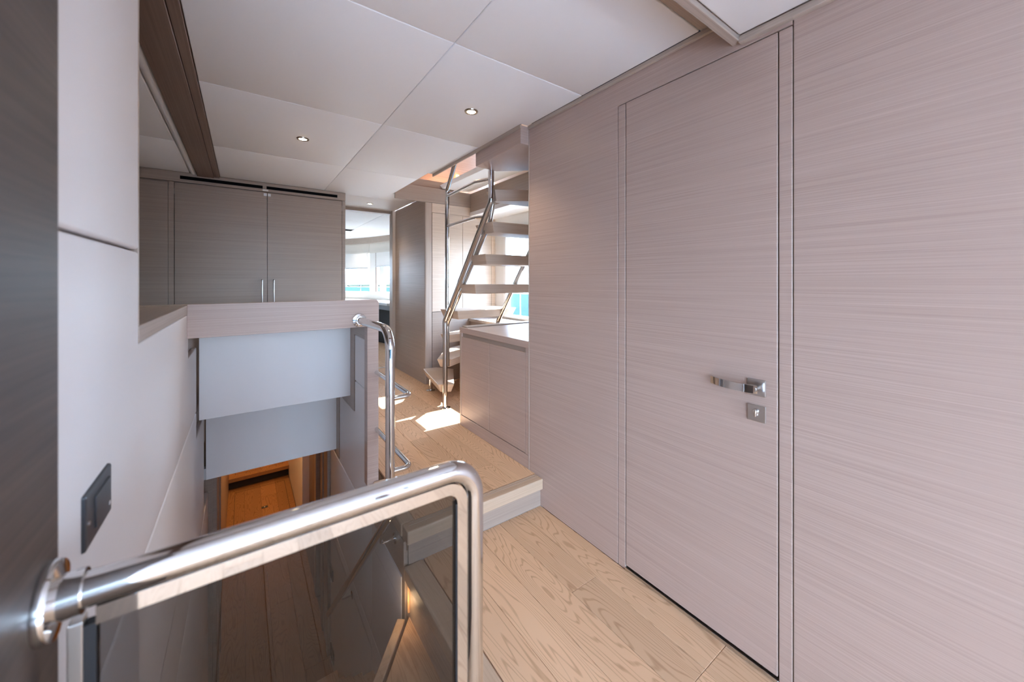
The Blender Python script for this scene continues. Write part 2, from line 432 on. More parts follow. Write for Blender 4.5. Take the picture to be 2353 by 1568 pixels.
lk = obj('lock_plate', box(XR - .005, XR, .4985, .5515, .799, .852, .0015), M['brushed'], door)
obj('thumb_turn', lathe([(.0085, 0), (.0085, -.008), (.007, -.010)], (XR - .005, .525, .833), 'x'), M['chrome'], lk, True)
obj('key_slot', box(XR - .017, XR - .005, .5215, .5275, .816, .838, .0025), M['chrome'], lk)

# ------------------------------------------------------------------ dark wall beside the camera, left white wall
obj('wall_aft', box(-.46, XD, .16, .665, 0, 2.06, .003), M['dark'], None, kind='structure',
    label='dark brown wood wall at the left edge, carrying the chrome rail flange', cat='wall')
obj('wall_partition', box(-2.2, -.46, .45, .66, 0, 2.06), M['cab'], None, kind='structure', label='wood partition behind the dark wall on the left', cat='wall')
wl = thing('wall_left', 'white leather padded wall with stitched seams left of the stairwell', 'wall', (XL, 1.2, 0), kind='structure')
TH = .022
def lp(pts, name='panel', x=XL, parent=wl, sgn=-1, m=None, bev=.006):
    return obj(name, prism_x(pts, x, x + sgn * TH, bev, 3), m or M['leather'], parent, True)
lp([(.668, 1.324), (1.197, 1.324), (1.197, 2.14), (.668, 2.14)])
lp([(.668, .585), (2.50, .585), (2.50, .915), (2.152, .915), (2.152, 1.108), (1.197, 1.108), (1.197, 1.318), (.668, 1.318)])
def low_panel(y0, y1, z0, z1, parent, x, sgn):
    return lp([(y0, z0), (y1, z0), (y1, z1), (y0, z1)], 'panel', x, parent, sgn)
lp([(.668, -.18), (2.96, -.18), (2.96, .437), (2.50, .437), (2.50, .579), (.668, .579)])
low_panel(.668, 3.3, -1.0, -.186, wl, XL, -1)
low_panel(.668, 3.3, LF, -1.006, wl, XL, -1)
obj('backing', prism_x([(.665, LF), (3.34, LF), (3.34, 1.06), (2.11, 1.06), (1.21, 1.06), (1.21, 2.15), (.665, 2.15)], XL - .021, XL - .08), M['cab'], wl)
obj('edge_strip', box(XL - .08, XL - .001, 1.199, 1.212, 1.148, 2.14, .002), M['vert'], wl)
obj('ledge', box(XL - .40, XL + .001, 1.199, 2.112, 1.109, 1.149, .003), M['flaty'], wl)
obj('return_wall', box(-1.2, XL - .08, 1.15, 1.21, 0, 2.15), M['cab'], wl)
obj('lower_infill', box(-.60, XL - .08, 1.212, 2.112, .1, 1.109), M['cab'], wl)
sw = thing('light_switch', 'anthracite light switch on the white leather wall above the chrome rail', 'switch', (XL, .885, .842))
obj('plate', box(XL - .004, XL + .005, .822, .957, .845, .930, .004), M['switch'], sw)
rk = obj('rocker', box(XL + .004, XL + .0075, .862, .940, .862, .912, .0015), M['switch'], sw)
obj('indicator', box(XL + .007, XL + .0082, .928, .934, .866, .872, .0003), M['plastic'], rk)
obj('screw', lathe([(.003, .0), (.003, .003)], (XL + .004, .833, .885), 'x', 12), M['brushed'], sw)

# ------------------------------------------------------------------ stairwell surround (boxes over the stairs, half wall)
XH = .572
su = thing('wall_stairwell', 'oak topped box with white stepped panels above the stairs going down', 'wall', (.19, 2.11, 0), kind='structure')
obj('front_board', prism_y([(XL, 1.007), (.607, 1.007), (.607, 1.135), (.600, 1.148), (.587, 1.153), (XL, 1.153)], 2.105, 2.135, .001, 1), M['wall'], su)
obj('shelf_top', box(XL - .40, .607, 2.135, 2.20, 1.110, 1.150, .002), M['flatx'], su)
obj('box_top', box(XL - .08, .607, 2.20, 3.34, 1.00, 1.04), M['flatx'], su)
obj('soffit_panel', box(XL + .001, XH, 2.62, 2.64, .503, 1.0, .002), M['leather'], su)
obj('soffit_panel', box(XL + .001, XH + .012, 3.08, 3.10, -.015, .520, .002), M['leather'], su)
obj('soffit', box(XL, XH, 2.135, 2.62, 1.007, 1.03), M['cab'], su)
obj('soffit', box(XL, XH, 2.64, 3.08, .515, .535), M['cab'], su)
# half wall on the right of the stairwell
obj('end_post', box(.546, .607, 2.11, 2.168, UF - .02, 1.008, .003), M['wall'], su)
obj('half_wall', prism_x([(2.168, -.07), (3.34, -.07), (3.34, 1.0), (2.168, 1.0)], XH + .02, .607), M['cab'], su)
obj('border', prism_x([(2.168, .917), (2.52, .917), (2.52, .43), (2.98, .43), (2.98, -.05), (3.10, -.05), (3.10, .51), (2.64, .51), (2.64, 1.007), (2.168, 1.007)], XH, XH + .02), M['cab'], su)
obj('lower_wall', prism_x([(1.627, LF), (3.34, LF), (3.34, -.07), (2.168, -.07), (2.168, .055), (1.627, .055)], XH + .021, XH + .08), M['cab'], su)
obj('fascia', box(XH + .004, XH + .021, 1.625, 2.11, -.062, .10), M['cab'], su)
obj('fascia', box(XH + .004, XH + .021, 1.612, 1.648, -.9, -.062), M['vert'], su)
lp([(2.172, .628), (2.505, .628), (2.505, .915), (2.172, .915)], 'panel', XH + .001, su, 1)
lp([(2.172, -.062), (2.96, -.062), (2.96, .425), (2.505, .425), (2.505, .622), (2.172, .622)], 'panel', XH + .001, su, 1)
lp([(1.650, -.68), (2.125, -.68), (2.125, -.068), (1.650, -.068)], 'panel', XH + .001, su, 1)
lp([(2.130, -.68), (3.32, -.68), (3.32, -.068), (2.130, -.068)], 'panel', XH + .001, su, 1)
lp([(1.650, LF + .5), (2.125, LF + .5), (2.125, -.686), (1.650, -.686)], 'panel', XH + .001, su, 1)
lp([(2.130, LF), (3.32, LF), (3.32, -.686), (2.130, -.686)], 'panel', XH + .001, su, 1)
obj('near_infill', box(XL, .588, .60, .622, LF, -.05), M['cab'], su)
obj('side_infill', box(.60, .64, .62, 1.62, LF, -.05), M['cab'], su)
for (z0, z1, y0, y1) in ((-1.10, -1.01, 3.20, 3.31), (-1.72, -1.63, 3.16, 3.28)):
    o = thing('wall_socket', 'anthracite socket plate low on the stairwell wall seen through the tinted glass, ' + ('upper one' if z0 > -1.2 else 'lower one'), 'socket', (XH, y0 + .05, z0), 'dark plates in the stairwell')
    obj('plate', box(XH - .008, XH + .002, y0, y1, z0, z1, .003), M['switch'], o)
    obj('rocker', box(XH - .012, XH - .007, y0 + .025, y1 - .025, z0 + .02, z1 - .02, .002), M['switch'], o)

# ------------------------------------------------------------------ stairs going down
st = thing('companionway_stairs', 'oak stairs turning down into the lower deck behind the tinted glass', 'stairs', (.19, 1.2, LF))
C = (.590, 1.606)
def wind(pts, z, nosing):
    o = obj('tread', prism_z(pts, z - .04, z, .003, 1), M['oak'], st)
    (ax, ay), (bx, by) = nosing
    d = Vector((bx - ax, by - ay, 0)).normalized(); nn = Vector((d.y, -d.x, 0))
    a = Vector((ax, ay, 0)); b_ = Vector((bx, by, 0))
    q = [a, b_, b_ + nn * .035, a + nn * .035]
    obj('nosing', prism_z([(p.x, p.y) for p in q], z - .045, z + .002, .004, 1), M['oakx'], o)
    qr = [a + nn * .004, b_ + nn * .004, b_ + nn * .012, a + nn * .012]
    return o
wind([(.598, 1.606), (-.165, .625), (.598, .625)], -.21, ((.57, 1.59), (-.16, .652)))
wind([(.585, 1.606), (XL + .004, 1.45), (XL + .004, .625), (-.165, .625)], -.42, ((.56, 1.60), (-.187, 1.45)))
z = -.63; y = 1.60
for k in range(6):
    o = obj('tread', box(XL + .004, XH - .003, y - .02 if k else 1.40, y + .245, z - .04, z, .003, 1), M['oak'], st)
    obj('riser', box(XL + .004, XH - .003, y + .215, y + .227, z - .21, z - .04), M['cab'], st)
    z -= .21 if k < 4 else .16; y += .235
cl = thing('step_light', 'slim amber courtesy light at the top of the descending oak stairs', 'light', (.582, 1.585, -.19))
obj('lens', box(.580, .5875, 1.580, 1.590, -.185, -.075, .001, 1), M['amber_dim'], cl)
d = bpy.data.lights.new('step_lamp', 'POINT'); d.energy = .35; d.color = (1, .66, .36); d.shadow_soft_size = .03
lo = bpy.data.objects.new('step_lamp', d); COL.objects.link(lo); lo.parent = cl; lo.location = (-.03, -.02, .07)
hr = thing('stair_handrail', 'chrome tube rail rising from the stairwell and fixed to the oak board', 'handrail', (.508, 1.6, UF))
path = bend([(.504, 2.108, 1.045), (.508, 1.60, 1.045), (.508, 1.60, .25), (.508, 3.0, -1.17)], .085, 10)
obj('rail_tube', sweep(path, .0195, 20), M['chrome'], hr, True)
obj('wall_flange', lathe([(.034, 0), (.036, -.004), (.034, -.010), (.022, -.013), (.022, -.03)], (.504, 2.105, 1.045), 'y'), M['chrome'], hr, True)
for zz in (.752, .440):
    obj('side_bar', sweep(bend([(.596, 2.112, zz), (.598, 1.60, zz), (.515, 1.60, zz)], .03, 8), .0115, 14), M['chrome'], hr, True)
for (yy, zz) in ((1.735, .058), (2.58, -.78)):
    br = obj('bracket', sweep(bend([(XH, yy, zz), (.505, yy, zz), (.508, yy - .05, zz + .10)], .015, 6), .005, 10), M['chrome'], hr, True)
    obj('bracket_plate', lathe([(.024, 0), (.024, -.004)], (XH + .003, yy, zz), 'x', 20), M['chrome'], br, True)

# ------------------------------------------------------------------ lower deck corridor
fl2 = obj('floor_lower', box(-.9, 1.3, 2.6, 9.5, LF - .10, LF - .014), M['slab'], None, kind='structure',
          label='warm lit red brown wood floor of the lower deck at the foot of the stairs', cat='floor')
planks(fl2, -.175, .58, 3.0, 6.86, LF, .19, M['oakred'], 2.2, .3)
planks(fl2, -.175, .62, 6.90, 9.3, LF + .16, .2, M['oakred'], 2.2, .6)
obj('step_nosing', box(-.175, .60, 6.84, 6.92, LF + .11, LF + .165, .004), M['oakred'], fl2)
obj('step_riser', box(-.175, .60, 6.90, 6.91, LF, LF + .11), M['gap'], fl2)  # dark colour stands in for the shade under the nosing
for (yy, zz) in ((6.05, LF), (7.55, LF + .16)):
    h = obj('hatch_latch', box(.20, .27, yy, yy + .05, zz, zz + .004, .001, 1), M['rubber'], fl2)
    obj('latch_ring', box(.228, .242, yy + .015, yy + .035, zz + .003, zz + .006, .001, 1), M['brushed'], h)
for (a0, a1, b0, b1, zz) in ((-.10, .51, 5.55, 6.72, LF), (-.10, .51, 6.98, 8.6, LF + .16)):
    for q in ((a0, a0 + .004, b0, b1), (a1, a1 + .004, b0, b1), (a0, a1, b0, b0 + .005), (a0, a1, b1, b1 + .005)):
        obj('hatch_joint', box(*q, zz + .0003, zz + .0009), M['gap'], fl2)
wl2 = thing('wall_lower', 'wood and cream walls with door frames along the lower deck corridor', 'wall', (.2, 6, LF), kind='structure')
obj('corridor_side', box(-.30, -.175, 3.34, 9.4, LF, -.02), M['cab'], wl2)
obj('corridor_side', box(.72, .80, 4.3, 9.4, LF, -.02), M['leather'], wl2)
obj('corridor_side', box(.585, .72, 5.2, 9.4, LF, -.02), M['leather'], wl2)
obj('corridor_end', box(-.3, .8, 9.35, 9.45, LF, -.02), M['beam'], wl2)
for y0, y1, x in ((3.35, 3.42, .555), (3.47, 3.58, .565), (3.62, 3.72, .560), (4.05, 4.15, .57)):
    obj('door_frame', box(x, .66, y0, y1, LF, -.02, .004), M['cab'], wl2)
obj('recess', box(.66, .72, 3.34, 5.2, LF, -.02), M['beam'], wl2)
for y0, y1 in ((3.36, 3.46), (3.52, 3.66), (3.9, 4.0)):
    obj('door_frame', box(-.185, -.150, y0, y1, LF, -.02, .004), M['cab'], wl2)
obj('corridor_ceiling', box(-.9, 1.3, 3.10, 9.45, -.02, .05), M['ceil'], wl2)
for k, yy in enumerate((5.2, 7.6)):
    dl = thing('lower_downlight', 'small warm downlight in the lower corridor ceiling, ' + ('near one' if k == 0 else 'far one'), 'downlight', (.2, yy, -.03), 'lower corridor downlights')
    obj('lens', lathe([(.03, 0), (.03, .008)], (.2, yy, -.03)), M['lamp'], dl)
    d = bpy.data.lights.new('lower_lamp', 'POINT'); d.energy = 7; d.color = (1, .52, .2); d.shadow_soft_size = .05
    lo = bpy.data.objects.new('lower_lamp', d); COL.objects.link(lo); lo.parent = dl; lo.location = (0, 0, -.06)

# ------------------------------------------------------------------ glass barrier in the foreground
RY, RZ, RX = .625, .902, .357
gb = thing('glass_barrier', 'tinted glass panel in a bent chrome tube frame across the foreground', 'balustrade', (.1, RY, 0))
obj('top_rail', sweep(bend([(XD + .004, RY, RZ), (RX, RY, RZ), (RX, RY, .03)], .055, 14), .0185, 28), M['chrome'], gb, True)
prof = [(-.010, -.009), (.010, -.009), (.010, .009), (-.010, .009)]
obj('glazing_channel', sweep(bend([(XD + .040, RY, RZ - .028), (RX - .028, RY, RZ - .028), (RX - .028, RY, .03)], .030, 10), 0, prof=prof, up=(0, 0, 1)), M['chrome'], gb, True)
obj('side_channel', box(XD + .018, XD + .030, RY - .009, RY + .009, .03, RZ - .03, .001), M['brushed'], gb)
obj('gasket', box(XD + .030, XD + .040, RY - .007, RY + .007, .03, RZ - .037), M['rubber'], gb)
obj('gasket', box(RX - .0405, RX - .038, RY - .007, RY + .007, .03, RZ - .06), M['rubber'], gb)
obj('glass_pane', prism_y([(XD + .041, .03), (RX - .041, .03), (RX - .041, RZ - .058), (RX - .046, RZ - .044), (RX - .058, RZ - .0385), (XD + .041, RZ - .0385)], RY - .005, RY + .005), M['glass'], gb)
obj('wall_flange', lathe([(.040, 0), (.041, .004), (.039, .010), (.023, .013), (.023, .03)], (XD, RY, RZ), 'x'), M['chrome'], gb, True)
obj('foot_flange', lathe([(.040, 0), (.040, .006), (.022, .010)], (RX, RY - .03, 0.0), 'z'), M['chrome'], gb, True)

# ------------------------------------------------------------------ ceilings
ce = thing('ceiling', 'white leather ceiling panels with fine seams above the landing', 'ceiling', (.65, 2.4, CZ), kind='structure')
def cpanel(x0, x1, y0, y1, z=CZ, parent=None):
    return obj('panel', box(x0 + .0012, x1 - .0012, y0 + .0012, y1 - .0012, z, z + .03, .004, 3), M['ceil'], parent or ce, True)
XS = .650
cpanel(-.165, XS, .705, 1.281); cpanel(XS, 1.337, .705, 1.281)
cpanel(-.165, XS, 1.281, 2.186); obj('panel', prism_z([(XS + .001, 1.2822), (1.337, 1.2822), (1.337, 1.712), (1.2905, 1.712), (1.2905, 2.185), (XS + .001, 2.185)], CZ, CZ + .03, .004, 3), M['ceil'], ce, True)
cpanel(-.165, XS, 2.186, 3.175)
cpanel(-.165, XS, 3.175, YC)
obj('panel', prism_z([(XS + .001, 2.187), (1.2905, 2.187), (1.2905, 2.94), (1.247, 2.94), (1.247, 3.174), (XS + .001, 3.174)], CZ, CZ + .03, .004, 3), M['ceil'], ce, True)
obj('panel', prism_z([(XS + .001, 3.176), (1.247, 3.176), (1.247, 3.835), (1.57, 3.835), (1.57, 4.15), (XS + .001, 4.15)], CZ, CZ + .03, .004, 3), M['ceil'], ce, True)
cpanel(.845, 1.57, 4.15, YD)
obj('deck_plate', prism_z([(-1.2, .6), (XR, .6), (XR, 1.71), (1.296, 1.71), (1.296, 2.945), (1.252, 2.945), (1.252, 3.84), (1.57, 3.84), (1.57, YD), (-1.2, YD)], CZ + .031, CZ + .10), M['cab'], ce)
obj('wood_strip', box(-.200, -.166, .66, YC, CZ - .014, CZ + .02, .001, 1), M['beam'], ce)
obj('wood_strip', box(-.312, -.202, .66, YC, CZ - .020, CZ + .02, .002, 1), M['beam'], ce)
obj('edge_roll', sweep([(-.336, 1.21, CZ + .012), (-.336, YC, CZ + .012)], .022, 16), M['ceil'], ce, True)
cpanel(-1.2, -.36, 1.21, 3.21, CZ - .001); cpanel(-1.2, -.36, 3.21, YC, CZ - .001)
obj('header_strip', box(-.165, XR, .598, .704, CZ + .004, CZ + .03), M['flatx'], ce)
obj('opening_trim', box(1.286, 1.296, 1.715, 2.94, CZ - .022, CZ + .10, .001, 1), M['flaty'], ce)
obj('opening_trim', box(1.242, 1.252, 2.94, 3.835, CZ + .003, CZ + .10, .001, 1), M['flaty'], ce)
obj('opening_trim', box(1.242, 1.296, 2.938, 2.946, CZ + .003, CZ + .10, .001, 1), M['flatx'], ce)

cn = thing('ceiling_aft', 'lower white leather ceiling panels overhead beyond the oak header', 'ceiling', (.6, 0, 2.06), kind='structure')
obj('header', box(-.46, XR, .571, .599, 2.048, CZ + .03, .002, 1), M['flatx'], cn)
obj('panel', box(-.46, 1.03, -.9, .569, 2.060, 2.09, .008, 3), M['ceil'], cn, True)
obj('panel', box(1.032, 1.327, -.9, .569, 2.060, 2.09, .008, 3), M['ceil'], cn, True)
obj('panel', box(-2.2, 1.327, -3.5, -.902, 2.060, 2.09, .008, 3), M['ceil'], cn, True)
obj('panel', box(-2.2, -.462, -.9, .45, 2.060, 2.09, .008, 3), M['ceil'], cn, True)
obj('deck_plate', box(-2.3, XR + .1, -3.6, .598, 2.092, 2.16), M['cab'], cn)

def downlight(c, zc, label, e=9.0, r=.036):
    x, y = c
    t = thing('ceiling_downlight', label, 'downlight', (x, y, zc - .006), 'round ceiling downlights')
    obj('ring', lathe([(r * .62, -.002), (r * .70, -.006), (r * .95, -.005), (r, 0), (r * .62, .002)], (x, y, zc)), M['ring'], t, True)
    obj('lens', lathe([(r * .61, -.004), (r * .61, .001)], (x, y, zc), 'z', 24), M['lamp'], t)
    d = bpy.data.lights.new('downlight_lamp', 'SPOT'); d.energy = e; d.color = (1, .82, .6); d.spot_size = 1.9; d.spot_blend = .8; d.shadow_soft_size = .03
    lo = bpy.data.objects.new('downlight_lamp', d); COL.objects.link(lo); lo.parent = t; lo.location = (0, 0, -.012)
downlight((.980, 1.738), CZ, 'round downlight with bronze ring, nearest the oak door')
downlight((.305, 2.688), CZ, 'round downlight with bronze ring, over the stairwell and left of the others')
downlight((1.185, 4.464), CZ, 'small downlight right in front of the far doorway')

# ------------------------------------------------------------------ wardrobe at the back
wd = thing('wardrobe', 'tall grey oak wardrobe with two doors and black vent slots behind the stairwell', 'wardrobe', (.1, YC, UF))
obj('carcass', box(-1.2, .838, YC + .020, YC + .62, UF, 2.15), M['cab'], wd)
obj('filler_panel', box(-1.2, -.495, YC, YC + .02, UF, 2.056, .001, 1), M['cab'], wd)
obj('stile', box(-.4925, -.458, YC, YC + .02, UF, 2.066, .001, 1), M['cab'], wd)
obj('top_rail', box(-1.2, .843, YC - .002, YC + .02, 2.070, 2.15, .002, 1), M['cab'], wd)
bm = prism_z([(.8125, YC), (.835, YC), (.843, YC + .006), (.846, YC + .018), (.846, YC + .60), (.8125, YC + .60)], UF, 2.068)
obj('side_panel', bm, M['cab'], wd)
for k, (a, c) in enumerate(((-.454, .1755), (.1795, .809))):
    dr = obj('door', box(a, c, YC - .002, YC + .019, UF + .06, 2.0635, .0015, 1), M['cab'], wd)
    hx = .138 if k == 0 else .228
    h = obj('handle', sweep(bend([(hx, YC - .003, 1.268), (hx, YC - .026, 1.268), (hx, YC - .026, .95), (hx, YC - .003, .95)], .006, 4), .0055, 12), M['brushed'], dr, True)
    hxg = a - .003 if k == 0 else c + .002
    for zz in (1.99, 1.02):
        obj('hinge', box(hxg - .003, hxg + .002, YC + .001, YC + .016, zz - .025, zz + .025, .001, 1), M['brushed'], dr)
    obj('catch_pad', box(.150 if k == 0 else .183, .174 if k == 0 else .205, YC - .008, YC - .002, 2.030, 2.055, .001, 1), M['plastic'], dr)
obj('child_lock', box(.140, .185, YC - .018, YC - .002, 2.073, 2.088, .004), M['plastic'], wd)
for (a, c) in ((-.421, .143), (.172, .767)):
    v = obj('vent_slot', box(a, c, YC - .0035, YC - .001, 2.094, 2.121), M['black'], wd)

# ------------------------------------------------------------------ low cabinet on the right
lc = thing('low_cabinet', 'low oak cabinet with two flush doors below the floating stairs', 'cabinet', (1.7, 2.14, UF))
obj('carcass', box(XR + .020, HULL - .003, 1.72, 2.558, UF, .862), M['gap'], lc)
obj('end_panel', box(XR, HULL - .003, 2.555, 2.571, UF, .862, .001, 1), M['vert'], lc)
obj('countertop', box(XR - .001, HULL - .003, 1.717, 2.574, .862, .903, .002, 1), M['wall'], lc)
obj('back_lip', box(XR + .02, HULL - .003, 2.50, 2.572, .903, .911, .002, 1), M['flatx'], lc)
obj('plinth', box(XR, XR + .02, 1.717, 2.555, UF, .236, .001, 1), M['wall'], lc)
obj('stile', box(XR, XR + .02, 1.717, 1.748, .238, .862, .001, 1), M['wall'], lc)
obj('stile', box(XR, XR + .02, 2.546, 2.555, .238, .862, .001, 1), M['wall'], lc)
for a, c in ((1.752, 2.149), (2.153, 2.543)):
    obj('door', box(XR + .001, XR + .02, a, c, .2405, .832, .0012, 1), M['wall'], lc)
obj('finger_gap', box(XR + .012, XR + .02, 1.750, 2.545, .832, .862), M['cab'], lc)
# bench ledge under the window
bn = thing('window_bench', 'oak ledge under the side window behind the stairs', 'ledge', (2.3, 3.2, UF))
obj('body', box(2.12, HULL, 2.60, YN, UF, .80), M['cab'], bn)
obj('top', box(2.10, HULL, 2.60, YN, .80, .83, .002, 1), M['flaty'], bn)

# ------------------------------------------------------------------ tall cabinet wall behind the stairs and the passage wall
pw = thing('wall_passage', 'brown oak wall panel beside the far doorway', 'wall', (1.6, 4.3, UF), kind='structure')
obj('panel', box(1.572, 1.60, YN + .012, 4.74, UF, CZ, .001, 1), M['cab'], pw)
obj('rounded_corner', prism_z([(1.572, YN + .012), (1.576, YN + .003), (1.588, YN), (1.645, YN), (1.645, YN + .012)], UF, 2.10), M['vert'], pw)
obj('door_jamb', box(1.535, 1.60, 4.742, 4.80, UF, CZ, .003), M['vert'], pw)
obj('door_jamb', box(1.548, 1.62, 4.802, YD + .05, UF, CZ, .003), M['vert'], pw)
obj('door_header', box(.846, 1.535, YD - .04, YD + .05, CZ - .035, CZ + .02, .002), M['flatx'], pw)
obj('door_jamb', box(.846, .872, YD - .12, YD + .05, UF, CZ, .006), M['vert'], pw)
tc_ = thing('tall_cabinet', 'full height pale oak cabinet with flush doors behind the floating stairs', 'cabinet', (2.05, YN + .2, UF))
obj('carcass', box(1.60, HULL - .003, YN + .021, YN + .5, UF, 2.25), M['cab'], tc_)
obj('frame', box(1.600, 1.650, YN + .003, YN + .021, UF, 2.10, .001, 1), M['cab'], tc_)
obj('door', box(1.653, 2.020, YN, YN + .021, .928, 1.995, .001, 1), M['tread'], tc_)
obj('door', box(2.024, 2.405, YN, YN + .021, .928, 1.995, .001, 1), M['tread'], tc_)
obj('lower_panel', box(1.653, 2.405, YN, YN + .021, UF, .922, .001, 1), M['cab'], tc_)
obj('frame', box(2.408, HULL, YN, YN + .021, UF, 1.998, .001, 1), M['tread'], tc_)
obj('top_rail', box(1.650, HULL, YN, YN + .021, 1.999, 2.10, .001, 1), M['tread'], tc_)
obj('frieze', box(1.252, HULL, YN, YN + .021, 2.103, 2.262, .001, 1), M['cab'], tc_)

# ------------------------------------------------------------------ hull side wall with window
hw = thing('wall_hull', 'white side wall with a window behind the floating stairs', 'wall', (HULL, 3, UF), kind='structure')
WY0, WY1, WZ0, WZ1 = 2.50, 3.60, .85, 1.765
obj('panel', box(HULL, HULL + .06, WY1, YN + .02, UF, 3.3), M['white'], hw)
obj('panel', box(HULL, HULL + .06, 1.66, WY0, UF, 3.3), M['white'], hw)
obj('panel', box(HULL, HULL + .06, WY0, WY1, UF, WZ0), M['white'], hw)
obj('panel', box(HULL, HULL + .06, WY0, WY1, WZ1, 3.3), M['white'], hw)
w1 = thing('window_1', 'side window looking out to blue sea behind the floating stairs', 'window', (HULL + .03, 3.05, WZ0), kind='structure')
obj('frame', box(HULL - .004, HULL + .07, WY1 - .045, WY1 - .001, WZ0, WZ1, .003), M['plastic'], w1)
obj('frame', box(HULL - .004, HULL + .07, WY0, WY0 + .04, WZ0, WZ1, .003), M['plastic'], w1)
obj('sill', box(HULL - .03, HULL + .07, WY0 + .04, WY1 - .045, WZ0, WZ0 + .02, .003), M['plastic'], w1)
obj('pane', box(HULL + .05, HULL + .056, WY0 + .04, WY1 - .045, WZ0 + .02, WZ1), M['pane'], w1)
obj('blind_box', box(HULL - .05, HULL, 2.50, 3.4, 1.80, 1.84, .004), M['cream'], w1)
# stair shaft up to the flybridge
sh = thing('wall_shaft', 'oak and white lined shaft around the top of the floating stairs', 'wall', (1.9, 2.8, CZ), kind='structure')
obj('side', box(1.20, 1.250, 1.66, 3.86, CZ + .10, 3.3), M['wall'], sh)
obj('far_side', box(1.25, HULL, 3.95, 4.0, 2.25, 3.3), M['wall'], sh)
obj('near_side', box(1.25, HULL, 1.60, 1.66, CZ + .10, 3.3), M['wall'], sh)
obj('soffit_box', box(2.12, HULL, 2.30, YN, 2.045, 2.26, .002), M['cab'], sh)
obj('soffit_lining', box(2.11, HULL, 2.29, YN, 2.00, 2.045, .002), M['white'], sh)
obj('sloped_lining', prism_y([(1.78, 2.275), (2.10, 2.275), (2.30, 2.50), (2.25, 2.56), (1.95, 2.36), (1.75, 2.31)], 1.9, 3.83, .004, 2), M['white'], sh)
obj('cove_board', box(1.252, 1.95, 3.802, 3.822, 2.264, 2.345, .001, 1), M['cab'], sh)
obj('glow_strip', box(1.60, 1.93, 3.850, 3.870, 2.335, 2.350), M['amber'], sh)
obj('glow_strip', box(2.02, 2.05, 3.925, 3.945, 2.36, 2.50), M['amber'], sh)  # lamp-lit side of the wall, its glow put in as emission
obj('upper_ceiling', box(1.2, HULL + .1, 1.6, 4.0, 3.3, 3.36), M['white'], sh)
d = bpy.data.lights.new('shaft_lamp', 'POINT'); d.energy = 2.5; d.color = (1, .58, .28); d.shadow_soft_size = .06
lo = bpy.data.objects.new('shaft_lamp', d); COL.objects.link(lo); lo.location = (1.80, 3.55, 2.85)

# ------------------------------------------------------------------ floating staircase up
fs = thing('floating_stairs', 'floating oak treads on chrome tubes climbing to the upper deck', 'stairs', (1.7, 2.7, UF))
def tread(top, th=.075, ins=.026):
    top = [Vector(p) for p in top]
    c = sum(top, Vector()) / len(top)
    bot = []
    n = len(top)
    for i in range(n):
        a, p, q = top[i - 1], top[i], top[(i + 1) % n]
        e1 = (p - a).normalized(); e2 = (q - p).normalized()
        n1 = Vector((-e1.y, e1.x, 0)); n2 = Vector((-e2.y, e2.x, 0))
        b_ = n1 + n2; b_ = b_ / max(.35, b_.dot(n1))
        bot.append(p + b_ * ins - Vector((0, 0, th)))
    return obj('tread', loft(bot, top, .003, 1), M['tread'], fs)
def P(u, v, z): return at_z(u, v, z)
Z1, Z2, Z3, Z4, Z5, Z6, Z7, Z8 = .335, .550, .770, 1.000, 1.230, 1.457, 1.685, 1.910
tread([P(1006.3, 883.9, Z1), P(1043.5, 883.2, Z1), (1.80, 3.57, Z1), (1.68, 3.74, Z1), P(972.6, 847.8, Z1)])
tread([P(1004.2, 825.6, Z2), P(1036.5, 826, Z2), (2.06, 3.42, Z2), (2.02, 3.74, Z2), (1.72, 3.60, Z2)])
tread([P(1011.5, 767.4, Z3), P(1030.6, 770.5, Z3), (2.09, 3.18, Z3), (2.09, 3.50, Z3)])
tread([P(1011.5, 710.8, Z4), P(1051.3, 715.4, Z4), (2.15, 2.93, Z4), (2.11, 3.28, Z4)])
tread([(1.455, 2.84, Z5), (1.455, 2.525, Z5), (2.09, 2.56, Z5), (2.09, 2.87, Z5)])
tread([(1.455, 2.66, Z6), (1.455, 2.37, Z6), (2.09, 2.35, Z6), (2.09, 2.64, Z6)])
tread([(1.455, 2.52, Z7), (1.455, 2.27, Z7), (2.09, 2.22, Z7), (2.09, 2.49, Z7)])
tread([(1.455, 2.36, Z8), (1.455, 2.245, Z8), (2.09, 1.86, Z8), (2.09, 2.30, Z8)])
obj('top_platform', loft([(1.292, 1.718, 2.044), (2.2, 1.718, 2.044), (2.2, 1.80, 2.044), (1.66, 2.10, 2.044), (1.48, 2.258, 2.044), (1.300, 2.245, 2.044)],
                         [(1.292, 1.718, 2.15), (2.2, 1.718, 2.15), (2.2, 1.80, 2.15), (1.66, 2.10, 2.15), (1.48, 2.258, 2.15), (1.300, 2.245, 2.15)], .002, 1), M['wall'], fs)
R1 = .0215
G0, G1, G2_ = Vector((1.417, 2.970, UF)), Vector((1.417, 2.970, .915)), Vector((1.437, 2.262, 1.825))
obj('stringer_tube', sweep(bend([G0, G1, G2_, (1.437, 2.262, 2.046)], .06, 6), R1, 18), M['chrome'], fs, True)
obj('stringer_tube', sweep(bend([(1.478, 3.05, .50), (1.478, 3.05, .88), (1.490, 2.36, 1.70), (1.490, 2.31, 1.86)], .06, 6), .018, 14), M['chrome'], fs, True)
obj('stringer_tube', sweep(bend([(1.985, 3.00, .20), (1.985, 3.00, .88), (1.985, 2.29, 1.78), (1.985, 2.25, 1.85)], .06, 6), R1, 16), M['chrome'], fs, True)
obj('base_flange', lathe([(.045, 0), (.045, .007), (.026, .012), (.024, .018)], G0), M['chrome'], fs, True)
obj('foot_tube', sweep([(1.529, 3.535, UF), (1.529, 3.535, .275)], .019, 14), M['chrome'], fs, True)
